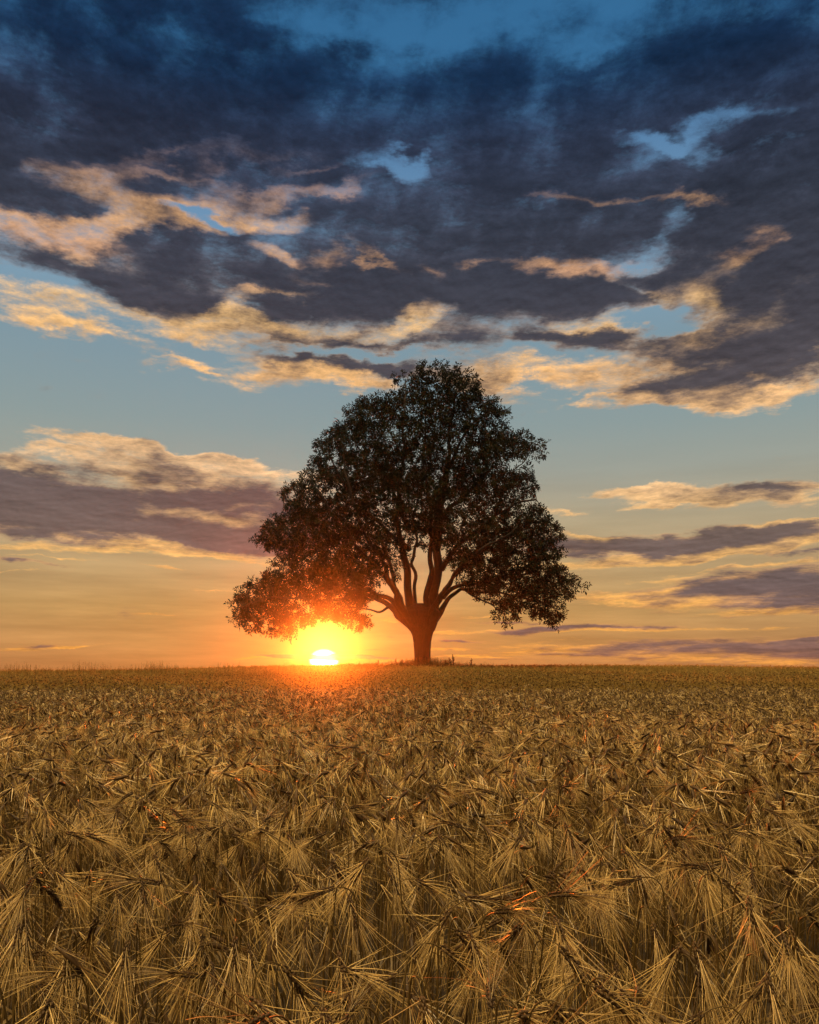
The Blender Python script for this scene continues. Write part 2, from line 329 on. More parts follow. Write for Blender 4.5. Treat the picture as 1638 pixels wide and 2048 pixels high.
# ================================================================== terrain height
def sm(t): t = np.clip(t, 0, 1); return t * t * (3 - 2 * t)
def gz(x, y):
    x = np.asarray(x, float); y = np.asarray(y, float)
    d = np.hypot(x, y); yy = np.maximum(y, 0)
    r = .84 * np.where(yy < 43, (yy / 43) ** 2, 1 - .12 * ((yy - 43) / 12) ** 2)
    r = np.where(yy > 52, .84 * (1 - .12 * (9 / 12) ** 2) - .14 * .12 * (yy - 52) - .010 * np.minimum(yy - 52, 400) , r)
    r = np.maximum(r, -6)
    tilt = np.where(x < 0, -.0175 * np.clip(-x - 3, 0, 40), -.006 * np.clip(x - 6, 0, 60)) * sm(yy / 40)
    n = .02 * np.sin(x * 1.1 + 1.3) * np.sin(y * .7) + .03 * np.sin(x * .35 + y * .22)
    return r + tilt + n * sm(d / 4)
def cx(px, D=D0): return (px - 819) / F * D
def cz(py, D=D0): return EYE + (HZ - py) / F * D

# ================================================================== the tree
TX = cx(845)
TREE = empty('ash_tree', (TX, D0, float(gz(TX, D0))))
tag(TREE, 'lone broad-crowned leafy tree standing dark against the sunset on the field crest', 'tree')
TO = np.array(TREE.location)

# --- trunk: lofted from the profile (row, left, right)
prof = [(1365, 822, 868), (1345, 824, 866), (1332, 827, 863), (1318, 828, 861.5), (1300, 827.5, 861.5), (1284, 826, 863), (1270, 823, 867), (1258, 818.5, 872),
        (1248, 813, 876), (1240, 807, 879), (1232, 800, 884), (1225, 798, 884), (1217, 804, 876), (1208, 822, 860)]
NS = 40; th = np.linspace(0, 2 * math.pi, NS, endpoint=False)
V = []; fine_rows = []
pr = np.array(prof, float); rows = np.concatenate([np.arange(1365, 1209, -2.0), [1208.0]])
for r_ in rows:
    L_ = np.interp(-r_, -pr[:, 0], pr[:, 1]); R_ = np.interp(-r_, -pr[:, 0], pr[:, 2])
    c_ = (L_ + R_) / 2; hw = (R_ - L_) / 2 * D0 / F * (.93 if r_ > 1262 else .97)
    flare = max(0, (1262 - r_) / 50)
    z_ = cz(r_)
    rad = 1 + .045 * np.sin(th * 5 + z_ * 1.2) * (1 + flare) + .03 * np.sin(th * 9 - z_ * 2.1 + 1) + .02 * np.sin(th * 17 + 3 * z_)
    if r_ > 1318: rad = rad + .05 * (r_ - 1318) / 20 * np.sin(th * 5 + .4)
    V.append(np.stack([cx(c_) + hw * rad * np.cos(th), D0 + hw * (.92 if r_ > 1250 else .85) * rad * np.sin(th), np.full(NS, z_)], 1))
nr = len(V); V = np.concatenate(V)
idx = np.arange(nr * NS).reshape(nr, NS); nx = np.roll(idx, -1, 1)
Fq = np.stack([idx[:-1], nx[:-1], nx[1:], idx[1:]], -1).reshape(-1, 4)
V = np.concatenate([V, [[V[-NS:, 0].mean(), D0, cz(1206)]]])
cap = np.stack([idx[-1], nx[-1], np.full(NS, nr * NS)], -1)
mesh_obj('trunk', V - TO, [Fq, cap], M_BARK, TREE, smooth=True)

# --- main limbs traced from the photograph: list of (px, row, depth m, width px)
LIMBS = [
 [(818, 1222, -.2, 18), (820, 1190, -.3, 17), (821, 1150, -.4, 15.5), (821, 1110, -.5, 15), (817, 1060, -.6, 12), (812, 1010, -.9, 10), (808, 950, -1.2, 8), (812, 890, -1.3, 6), (818, 820, -1.2, 4), (822, 770, -1, 2.5)],
 [(852, 1222, -.5, 14), (850, 1185, -.7, 11.5), (852, 1150, -.9, 11), (856, 1110, -1.1, 10), (852, 1050, -1.5, 8), (846, 980, -1.9, 7), (850, 900, -2.1, 5), (856, 820, -2.0, 3.5), (862, 760, -1.6, 2)],
 [(872, 1222, .1, 22), (876, 1185, .2, 18), (878, 1145, .3, 18), (875, 1100, .4, 17), (875, 1040, .5, 15), (879, 980, .6, 13), (884, 920, .7, 10), (893, 850, .7, 7), (905, 790, .6, 4), (915, 745, .5, 2.5)],
 [(806, 1218, .3, 12), (797, 1185, .5, 9), (789, 1150, .8, 8.5), (779, 1105, 1.2, 8), (760, 1050, 1.9, 7), (735, 985, 2.4, 6), (715, 920, 2.6, 4.5), (700, 850, 2.6, 3)],
 [(800, 1222, -.3, 13), (784, 1187, -.8, 11), (768, 1165, -1.2, 10), (742, 1135, -1.9, 9), (705, 1105, -2.6, 7.5), (660, 1065, -3.2, 6), (620, 1010, -3.6, 4.5), (590, 960, -3.6, 3)],
 [(794, 1220, .3, 13), (775, 1193, .5, 10), (752, 1178, .9, 9), (722, 1172, 1.3, 8), (690, 1160, 1.7, 7), (645, 1140, 2.2, 6), (595, 1110, 2.6, 5), (545, 1070, 2.8, 3)],
 [(790, 1222, -.2, 12), (775, 1208, -.5, 9), (755, 1200, -.8, 8), (728, 1193, -1.1, 8), (703, 1196, -1.4, 7), (675, 1207, -1.7, 6), (640, 1205, -2.0, 5), (590, 1195, -2.4, 4), (530, 1200, -2.6, 3), (480, 1215, -2.6, 2)],
 [(790, 1214, .2, 8), (774, 1216, .3, 5.5), (764, 1226, .4, 5), (754, 1234, .5, 5), (744, 1229, .6, 4.5), (730, 1230, .6, 4), (714, 1232, .8, 3), (695, 1230, 1.0, 2.5), (660, 1236, 1.2, 2)],
 [(819, 1100, -.5, 9), (806, 1083, -.8, 8.5), (790, 1068, -1.1, 8), (770, 1058, -1.5, 7), (750, 1035, -1.9, 6), (728, 1010, -2.4, 5), (700, 970, -3.0, 4), (670, 910, -3.2, 3)],
 [(818, 1060, -.6, 9), (806, 1035, -.5, 8), (795, 1010, -.3, 7), (775, 975, 0, 6), (765, 930, .2, 5), (755, 870, .4, 4), (745, 815, .4, 2.5)],
 [(884, 1218, -.1, 12), (889, 1202, -.4, 9), (898, 1190, -.7, 8), (912, 1180, -1.0, 7.5), (922, 1176, -1.2, 7), (933, 1184, -1.5, 6), (948, 1200, -1.8, 5), (972, 1210, -2.0, 4), (1000, 1225, -2.2, 3), (1020, 1240, -2.2, 2)],
 [(886, 1195, .1, 9), (903, 1172, .5, 8), (930, 1160, .9, 7.5), (965, 1150, 1.4, 7), (1010, 1140, 2.0, 6), (1060, 1145, 2.6, 5), (1105, 1165, 3.0, 4), (1140, 1180, 3.1, 2.5)],
 [(882, 1140, .1, 10), (905, 1105, .0, 9), (935, 1075, -.4, 8), (970, 1045, -1.0, 7), (1010, 1020, -1.6, 6), (1050, 1010, -2.1, 4.5), (1090, 1020, -2.4, 3)],
 [(876, 1050, .5, 11), (900, 1005, 1.1, 9), (925, 965, 1.8, 8), (955, 930, 2.4, 6.5), (985, 905, 2.8, 5), (1020, 895, 2.8, 4), (1060, 885, 2.6, 2.5)],
 [(880, 970, .6, 10), (898, 930, .3, 8), (915, 890, -.1, 7), (940, 860, -.5, 5), (965, 835, -.8, 4), (995, 820, -1.0, 3)],
 [(921, 1177, -1.2, 6), (945, 1182, -1.1, 5), (980, 1178, -1.2, 4.5), (1020, 1185, -1.3, 4), (1060, 1200, -1.5, 3.5), (1095, 1215, -1.6, 2.5)],
 [(838, 1222, .8, 9), (834, 1185, 1.4, 8), (829, 1120, 2.2, 7), (836, 1040, 3.0, 6), (850, 950, 3.4, 7), (858, 860, 3.2, 5), (862, 790, 2.6, 3)],
 [(862, 1222, .9, 9), (884, 1165, 2.0, 7), (925, 1100, 3.2, 9), (965, 1035, 4.0, 7), (1000, 970, 4.3, 5), (1030, 930, 4.2, 3)],
 [(815, 1222, -.8, 13), (800, 1170, -2.0, 11), (775, 1110, -3.3, 9), (745, 1040, -4.2, 7), (720, 960, -4.6, 5), (710, 890, -4.4, 3)],
 [(868, 1222, -1.0, 9), (900, 1165, -2.2, 7), (945, 1115, -3.4, 9), (990, 1075, -4.2, 6), (1035, 1050, -4.6, 4)],
]
CROWN = [(785, 752), (800, 740), (830, 728), (870, 722), (910, 726), (945, 733), (962, 748), (966, 770), (980, 788), (1000, 797), (1025, 815), (1028, 830), (996, 846), (1034, 862), (1062, 856), (1090, 868), (1094, 890), (1088, 914),
         (1062, 912), (1034, 908), (996, 928), (1044, 940), (1082, 950), (1088, 975), (1075, 995), (1085, 1015), (1118, 1030), (1130, 1060), (1128, 1100), (1122, 1128), (1140, 1148), (1165, 1158), (1180, 1188), (1172, 1196), (1145, 1190), (1130, 1215), (1128, 1248),
         (1108, 1250), (1080, 1232), (1048, 1225), (1028, 1250), (1008, 1244), (985, 1226), (958, 1206), (930, 1184), (905, 1172), (888, 1150), (872, 1118), (850, 1096), (828, 1112), (802, 1150), (775, 1182), (752, 1194), (735, 1215), (742, 1255), (715, 1256), (690, 1244), (660, 1236), (636, 1244), (610, 1256),
         (572, 1280), (545, 1270), (520, 1262), (490, 1278), (495, 1250), (450, 1246), (470, 1225), (452, 1195), (470, 1178), (498, 1158), (520, 1148), (538, 1128), (556, 1116), (530, 1104), (508, 1085), (505, 1070), (528, 1040), (556, 1020), (560, 975), (585, 962), (606, 945), (618, 918), (622, 902),
         (645, 862), (665, 850), (682, 830), (700, 800), (720, 786), (750, 788), (775, 792), (786, 775)]
CP = np.array(CROWN, float)
def inside(px, py, poly=CP):
    x0, y0 = poly[:, 0], poly[:, 1]; x1, y1 = np.roll(x0, -1), np.roll(y0, -1)
    c = np.zeros(len(px), bool)
    for a, b, c_, d in zip(x0, y0, x1, y1):
        hit = ((b > py) != (d > py)) & (px < (c_ - a) * (py - b) / (d - b + 1e-9) + a)
        c ^= hit
    return c
# half depth of the crown per row, measured from the row's own extent
ROWS = np.arange(722, 1282, 4.0)
ext = []
for r_ in ROWS:
    xs_ = np.arange(440, 1190, 3.0); m_ = inside(xs_, np.full(len(xs_), r_))
    ext.append((xs_[m_].min(), xs_[m_].max()) if m_.any() else (np.nan, np.nan))
ext = np.array(ext); ok = ~np.isnan(ext[:, 0])
def row_ext(r): return np.interp(r, ROWS[ok], ext[ok, 0]), np.interp(r, ROWS[ok], ext[ok, 1])

na = 60000
ax = rng.uniform(440, 1190, na); ay = rng.uniform(720, 1284, na); dd = rng.uniform(-1, 1, na)
m_ = inside(ax, ay)
ax, ay, dd = ax[m_], ay[m_], dd[m_]
l_, r_ = row_ext(ay)
hw = (r_ - l_) / 2; cc = (r_ + l_) / 2
dep = np.minimum(hw, 250) * .80 * np.sqrt(np.maximum(0, 1 - ((ax - cc) / hw) ** 2)) * D0 / F
# perspective: positions on nearer planes are scaled about the eye so the outline keeps its true angular size
yy = dd * dep
A = np.stack([(ax - 819) / F * (D0 + yy), D0 + yy, EYE + (HZ - ay) / F * (D0 + yy)], 1)
# clumps: keep what lies in random pads, more of it near the outside
e = np.sqrt(((ax - cc) / hw) ** 2 * .999 + dd ** 2 * (1 - ((ax - cc) / hw) ** 2))
npad = 760
pads = A[rng.choice(len(A), npad, replace=False)]; prad = rng.uniform(.45, 1.15, npad)
best = np.full(len(A), 9.0)
for k in range(npad):
    dv = (A - pads[k]); dv[:, 2] *= 1.35
    best = np.minimum(best, np.sqrt((dv ** 2).sum(1)) / prad[k])
def wav(a, b, f, p): return np.sin(a * f + 1.3 * np.sin(b * f * .7 + p)) * np.cos(b * f * 1.1 + p)
nxp = 19 * wav(ax, ay, .11, 1.0) + 9 * wav(ay, ax, .19, 2.0); nyp = 19 * wav(ax, ay, .13, 4.0) + 9 * wav(ay, ax, .21, 5.5)
sx_ = 845 + (ax - 845) * 1.022 + nxp; sy_ = 1030 + (ay - 1030) * 1.022 + nyp
edge_ok = inside(sx_, sy_)
fan_e = np.sqrt(((ax - 842) / 104) ** 2 + ((ay - 1152) / 84) ** 2)        # the bare middle where the limbs show
fan_keep = rng.uniform(0, 1, len(A)) < np.clip((fan_e - .55) / .65, .06, 1)
keep = edge_ok & fan_keep & ((best < 1.05) | (rng.uniform(0, 1, len(A)) < .10)) & (rng.uniform(0, 1, len(A)) < np.where(e < .35, .35, .9))
A = A[keep]
if len(A) > 15000: A = A[rng.choice(len(A), 15000, replace=False)]

# --- skeleton nodes: limbs first
pos = []; par = []; root = []; wid = []
for li, L_ in enumerate(LIMBS):
    if L_[0][1] > 1212:      # these rise out of the trunk: root them inside it
        f0 = L_[0]; L_ = [(845 + (f0[0] - 845) * .22, 1268, f0[2] * .2, f0[3] * .8), (845 + (f0[0] - 845) * .60, 1243, f0[2] * .55, f0[3] * .95), (845 + (f0[0] - 845) * .96, f0[1], f0[2], f0[3] * 1.05)] + L_[1:]
    a = np.array(L_, float)
    p3 = np.stack([(a[:, 0] - 819) / F * (D0 + a[:, 2]), D0 + a[:, 2], EYE + (HZ - a[:, 1]) / F * (D0 + a[:, 2])], 1)
    seg = np.sqrt((np.diff(p3, axis=0) ** 2).sum(1)); s = np.concatenate([[0], np.cumsum(seg)])
    n_ = int(s[-1] / .2) + 1; t = np.linspace(0, s[-1], n_)
    # smooth curve through the traced points
    pts3 = np.stack([np.interp(t, s, p3[:, k]) for k in range(3)], 1)
    for _ in range(3): pts3[1:-1] = .25 * pts3[:-2] + .5 * pts3[1:-1] + .25 * pts3[2:]
    wob = np.cumsum(rng.normal(0, .035, (n_, 3)), 0)
    for _ in range(3): wob[1:-1] = .25 * wob[:-2] + .5 * wob[1:-1] + .25 * wob[2:]; pts3 = pts3 + wob * np.minimum(t / 2, 1)[:, None] * .6
    pr_ = 819 + F * pts3[:, 0] / pts3[:, 1], HZ - F * (pts3[:, 2] - EYE) / pts3[:, 1]
    ins_ = np.nonzero(inside(pr_[0], pr_[1]))[0]; n_ = min(n_, int(ins_.max()) + 1) if len(ins_) else n_
    pts3 = pts3[:n_]; t = t[:n_]
    w_ = np.interp(t, s, a[:, 3]) * D0 / F / 2 * (1 + .25 * np.exp(-t / .6)) * np.where(t > s[-1] * .35, 1 - .45 * (t / s[-1] - .35) / .65, 1)
    b0 = len(pos)
    for k in range(n_):
        pos.append(pts3[k]); par.append(-1 if k == 0 else b0 + k - 1); root.append(li); wid.append(w_[k])
n0 = len(pos)
cap_n = 70000
PO = np.zeros((cap_n, 3)); PO[:n0] = pos
PA = np.full(cap_n, -1); PA[:n0] = par; RT = np.zeros(cap_n, int); RT[:n0] = root
n_ = n0
STEP, KILL, INF = .18, .27, 2.8
nearest = np.zeros(len(A), int); nd = np.full(len(A), 1e9)
new0 = 0; alive = np.ones(len(A), bool)
for it in range(120):
    if n_ > new0:
        P_ = PO[new0:n_]
        ai = np.nonzero(alive)[0]
        if len(ai) == 0: break
        for c0 in range(0, len(P_), 800):
            Q = P_[c0:c0 + 800]
            d2 = ((A[ai] ** 2).sum(1)[:, None] + (Q ** 2).sum(1)[None] - 2 * A[ai] @ Q.T)
            j = d2.argmin(1); dm = np.sqrt(np.maximum(d2[np.arange(len(ai)), j], 0))
            u = dm < nd[ai]; nd[ai[u]] = dm[u]; nearest[ai[u]] = j[u] + new0 + c0
        alive &= nd > KILL
    act = alive & (nd < INF)
    if not act.any():
        if INF < 8: INF *= 1.4; new0 = n_; continue
        break
    ai = np.nonzero(act)[0]
    dv = A[ai] - PO[nearest[ai]]; dv /= np.linalg.norm(dv, axis=1)[:, None]
    ids, inv_ = np.unique(nearest[ai], return_inverse=True)
    sumv = np.zeros((len(ids), 3)); np.add.at(sumv, inv_, dv)
    sumv += rng.normal(0, .25, sumv.shape)
    sumv /= np.linalg.norm(sumv, axis=1)[:, None] + 1e-9
    hp = PA[ids] >= 0
    pd = np.zeros_like(sumv); pd[hp] = PO[ids[hp]] - PO[PA[ids[hp]]]; pd /= np.linalg.norm(pd, axis=1)[:, None] + 1e-9
    dirn = sumv + .35 * pd; dirn[:, 2] -= .03
    dirn /= np.linalg.norm(dirn, axis=1)[:, None]
    npnt = PO[ids] + dirn * STEP
    k = min(len(ids), cap_n - n_)
    if k <= 0: break
    # drop duplicates that land on an existing child
    PO[n_:n_ + k] = npnt[:k]; PA[n_:n_ + k] = ids[:k]; RT[n_:n_ + k] = RT[ids[:k]]
    new0 = n_; n_ += k
PO, PA, RT = PO[:n_], PA[:n_], RT[:n_]
# --- radii: pipe model from the tips down
EXP = 2.35; r0 = .0065
acc = np.zeros(n_); nch = np.zeros(n_, int)
for i in range(n_ - 1, -1, -1):
    if nch[i] == 0: acc[i] = r0 ** EXP
    if PA[i] >= 0: acc[PA[i]] += acc[i]; nch[PA[i]] += 1
RAD = acc ** (1 / EXP)
RAD[:n0] = np.maximum(np.array(wid), np.minimum(RAD[:n0], np.array(wid) * 1.15))
for i in range(n0, n_):
    RAD[i] = min(RAD[i], RAD[PA[i]] * .96)
# --- chains -> tubes, one mesh per main limb
child = [[] for _ in range(n_)]
for i in range(n_):
    if PA[i] >= 0: child[PA[i]].append(i)
limb_geo = {}
def tube(pts, rad, ns):
    t = np.gradient(pts, axis=0); t /= np.linalg.norm(t, axis=1)[:, None] + 1e-9
    up = np.array([0, 0, 1.0]) if abs(t[0, 2]) < .9 else np.array([1.0, 0, 0])
    s = np.cross(t, up); s /= np.linalg.norm(s, axis=1)[:, None] + 1e-9; u = np.cross(s, t)
    a = np.linspace(0, 2 * math.pi, ns, endpoint=False)
    v = pts[:, None] + rad[:, None, None] * (np.cos(a)[None, :, None] * s[:, None] + np.sin(a)[None, :, None] * u[:, None])
    i = np.arange(len(pts) * ns).reshape(-1, ns); j = np.roll(i, -1, 1)
    f = np.stack([i[:-1], j[:-1], j[1:], i[1:]], -1).reshape(-1, 4)
    return v.reshape(-1, 3), f
stack = [(i, None) for i in range(n0) if PA[i] < 0]
while stack:
    st_, pre = stack.pop()
    ch = [st_] if pre is None else [pre, st_]
    cur = st_
    while child[cur]:
        c_ = max(child[cur], key=lambda q: (q < n0, RAD[q]))
        for o_ in child[cur]:
            if o_ != c_: stack.append((o_, cur))
        ch.append(c_); cur = c_
    if len(ch) < 2: continue
    pts3 = PO[ch].copy(); rd = RAD[ch].copy()
    if pre is not None: rd[0] = min(rd[0], rd[1] * 1.15)
    if ch[-1] >= n0: rd[-1] *= .5
    ns = 10 if rd.max() > .08 else (5 if rd.max() > .03 else 3)
    v, f = tube(pts3, rd, ns)
    g = limb_geo.setdefault(int(RT[st_]), [[], [], 0]); g[0].append(v); g[1].append(f + g[2]); g[2] += len(v)
for li, g in sorted(limb_geo.items()):
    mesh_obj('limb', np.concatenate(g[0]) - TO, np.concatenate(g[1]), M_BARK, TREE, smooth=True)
print('tree nodes', n_, 'attractors left', int(alive.sum()))

# --- foliage: compound leaves (paired leaflets on a stalk) on the thin twigs
tw = np.nonzero((RAD < .030) & (np.arange(n_) >= n0))[0]
def pinhole(p):
    return np.sin(p[:, 0] * 4.1 + 1.3 * np.sin(p[:, 2] * 2.6)) * np.sin(p[:, 2] * 4.6 + .8 * np.sin(p[:, 0] * 2.2) + p[:, 1] * .35)
pk = np.where(nch[tw] == 0, 1.0, .30) * np.where(pinhole(PO[tw]) > .14, .32, 1)
tw = tw[rng.uniform(0, 1, len(tw)) < pk]
REP = 4
base_ = np.repeat(PO[tw], REP, 0); tdir = np.repeat(PO[tw] - PO[PA[tw]], REP, 0); tdir /= np.linalg.norm(tdir, axis=1)[:, None] + 1e-9
nL = len(base_)
ld = rng.normal(0, 1, (nL, 3)); ld /= np.linalg.norm(ld, axis=1)[:, None]
ld = ld * .9 + tdir * .7; ld[:, 2] -= .18; ld /= np.linalg.norm(ld, axis=1)[:, None]
Ll = rng.uniform(.20, .40, nL)
sd = np.cross(ld, rng.normal(0, 1, (nL, 3))); sd /= np.linalg.norm(sd, axis=1)[:, None]
nm = np.cross(ld, sd)
npair = 3
LV = []; 
for k in range(npair * 2 + 1):
    if k == npair * 2: t = 1.0; side = 0
    else: t = .30 + .62 * (k // 2) / (npair - 1); side = 1 if k % 2 else -1
    org = base_ + ld * (Ll * t)[:, None] - np.array([0, 0, 1.0]) * (.10 * Ll * t * t)[:, None]
    if side == 0: dl = ld.copy()
    else: dl = ld * .55 + sd * side * .85 + nm * rng.normal(0, .25, nL)[:, None]
    dl[:, 2] -= .15
    dl += rng.normal(0, .15, dl.shape); dl /= np.linalg.norm(dl, axis=1)[:, None]
    ln = rng.uniform(.14, .23, nL) * (1 - .25 * abs(t - .6)); w = ln * rng.uniform(.16, .21, nL)
    ws = np.cross(dl, nm + rng.normal(0, .5, dl.shape)); ws /= np.linalg.norm(ws, axis=1)[:, None] + 1e-9
    LV.append(np.stack([org, org + dl * (ln * .45)[:, None] + ws * w[:, None], org + dl * ln[:, None], org + dl * (ln * .45)[:, None] - ws * w[:, None]], 1))
LV = np.concatenate(LV).reshape(-1, 3)
LF = np.arange(len(LV)).reshape(-1, 4)
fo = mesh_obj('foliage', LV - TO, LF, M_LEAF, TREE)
print('leaflets', len(LF))

# ================================================================== ground
def grid_sheet(xs, ys, zoff=0.0):
    X, Y = np.meshgrid(xs, ys); Z = gz(X, Y) + zoff
    v = np.stack([X, Y, Z], -1).reshape(-1, 3)
    i = np.arange(v.shape[0]).reshape(len(ys), len(xs))
    f = np.stack([i[:-1, :-1], i[:-1, 1:], i[1:, 1:], i[1:, :-1]], -1).reshape(-1, 4)
    return v, f
def spread(a, b, n, p=2.2):
    t = np.linspace(-1, 1, n); return (np.sign(t) * np.abs(t) ** p) * (b - a) / 2 + (a + b) / 2
gx = spread(-150, 150, 161, 1.6)
gy = np.concatenate([-(np.linspace(1, 0, 24, endpoint=False) ** 2.5) * 60, np.linspace(0, 60, 70, endpoint=False), 60 + (np.linspace(0, 1, 50) ** 2) * 20])
gv, gf = grid_sheet(gx, gy)
m, n, l = new_mat('soil_and_straw')
o = n.new('ShaderNodeOutputMaterial'); p = n.new('ShaderNodeBsdfPrincipled'); l.new(p.outputs[0], o.inputs[0]); p.inputs['Roughness'].default_value = .966
g = n.new('ShaderNodeNewGeometry')
t = n.new('ShaderNodeTexNoise'); t.inputs['Scale'].default_value = 9; t.inputs['Detail'].default_value = 8; t.inputs['Roughness'].default_value = .7; l.new(g.outputs['Position'], t.inputs['Vector'])
r = n.new('ShaderNodeValToRGB'); l.new(t.outputs[0], r.inputs[0])
r.color_ramp.elements[0].position = .38; r.color_ramp.elements[0].color = (.02, .013, .008, 1)
r.color_ramp.elements[1].position = .68; r.color_ramp.elements[1].color = (.10, .065, .03, 1)
l.new(r.outputs[0], p.inputs['Base Color'])
b = n.new('ShaderNodeBump'); b.inputs['Strength'].default_value = .7; b.inputs['Distance'].default_value = .05; l.new(t.outputs[0], b.inputs['Height']); l.new(b.outputs[0], p.inputs['Normal'])
tag(mesh_obj('ground', gv, gf, m, smooth=True), kind='structure')

# ================================================================== barley
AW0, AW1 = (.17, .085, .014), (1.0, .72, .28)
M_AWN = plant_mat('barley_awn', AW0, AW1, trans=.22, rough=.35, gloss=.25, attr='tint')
M_EAR = plant_mat('barley_ear', (.045, .024, .010), (.14, .080, .032), trans=.10, rough=.6, gloss=.10, attr='tint')
M_STEM = plant_mat('barley_stem', (.08, .048, .013), (.24, .155, .045), trans=.25, rough=.5, gloss=.12, attr='tint')
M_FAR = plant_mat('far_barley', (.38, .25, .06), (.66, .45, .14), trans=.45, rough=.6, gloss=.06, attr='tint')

def frame(ph):
    return np.stack([np.cos(ph), np.sin(ph), np.zeros_like(ph)], 1)
class Geo:
    def __init__(s): s.v = []; s.f = {3: [], 4: []}; s.t = []; s.m = {3: [], 4: []}; s.n = 0
    def add(s, v, f, tint, mi=0):
        v = v.reshape(-1, 3); s.v.append(v.astype(np.float32)); s.f[f.shape[1]].append(f + s.n); s.m[f.shape[1]].append(np.full(len(f), mi, np.int32)); s.t.append(np.broadcast_to(tint, (len(v),)).astype(np.float32)); s.n += len(v)
    def build(s, name, mats, parent=None, smooth=False):
        fl = [np.concatenate(s.f[k]) for k in (3, 4) if s.f[k]]
        ml = np.concatenate([np.concatenate(s.m[k]) for k in (3, 4) if s.f[k]])
        o = mesh_obj(name, np.concatenate(s.v), fl, mats, parent, smooth, {'tint': np.concatenate(s.t)})
        if isinstance(mats, list): o.data.polygons.foreach_set('material_index', ml)
        return o
def ribbon(C, W, S):
    """C (n,k,3) centre lines, W (n,k) half widths, S (n,3) or (n,k,3) side vectors -> verts (n*k*2,3), quads"""
    n_, k_ = C.shape[:2]
    if S.ndim == 2: S = S[:, None, :]
    v = np.stack([C - S * W[..., None], C + S * W[..., None]], 2)
    i = np.arange(n_ * k_ * 2).reshape(n_, k_, 2)
    f = np.stack([i[:, :-1, 0], i[:, :-1, 1], i[:, 1:, 1], i[:, 1:, 0]], -1).reshape(-1, 4)
    return v, f
def tubes(C, W, ns, seed=0):
    """closed-section tubes: C (n,k,3), W (n,k)"""
    n_, k_ = C.shape[:2]
    T = np.gradient(C, axis=1); T /= np.linalg.norm(T, axis=2, keepdims=True) + 1e-9
    R = np.array([.31, .77, .13]); S = np.cross(T, R); S /= np.linalg.norm(S, axis=2, keepdims=True) + 1e-9; U = np.cross(S, T)
    a = np.linspace(0, 2 * math.pi, ns, endpoint=False)
    v = C[:, :, None] + W[:, :, None, None] * (np.cos(a)[None, None, :, None] * S[:, :, None] + np.sin(a)[None, None, :, None] * U[:, :, None])
    i = np.arange(n_ * k_ * ns).reshape(n_, k_, ns); j = np.roll(i, -1, 2)
    f = np.stack([i[:, :-1], j[:, :-1], j[:, 1:], i[:, 1:]], -1).reshape(-1, 4)
    return v, f

def shape(N_, R, h, ph, nod, lean, ks=5, ka=5, ke=4, ear=.085):
    """centre lines in the plant's vertical plane. returns stem (N,ks+ka,3), ear (N,ke+1,3), tangent per ear point"""
    u = frame(ph); z = np.array([0, 0, 1.0])
    arc = R.uniform(.07, .12, N_)
    pts = [np.zeros((N_, 3))]; ang = lean * .6
    cur = np.zeros((N_, 3)); 
    sl = (h - arc * .6) / ks
    for k in range(ks):
        a = lean * (.4 + k / ks)
        cur = cur + (u * np.sin(a)[:, None] + z * np.cos(a)[:, None]) * sl[:, None]; pts.append(cur)
    a0 = lean * 1.4
    for k in range(ka):
        t = (k + .5) / ka; a = a0 + (nod - a0) * (t * t * (3 - 2 * t)) * .85
        cur = cur + (u * np.sin(a)[:, None] + z * np.cos(a)[:, None]) * (arc / ka)[:, None]; pts.append(cur)
    stem = np.stack(pts, 1)
    ep = [cur]; et = []
    for k in range(ke):
        a = a0 + (nod - a0) * (.85 + .15 * (k + 1) / ke)
        d = u * np.sin(a)[:, None] + z * np.cos(a)[:, None]; et.append(d)
        cur = cur + d * (ear / ke); ep.append(cur)
    et.append(et[-1])
    return stem, np.stack(ep, 1), np.stack(et, 1)

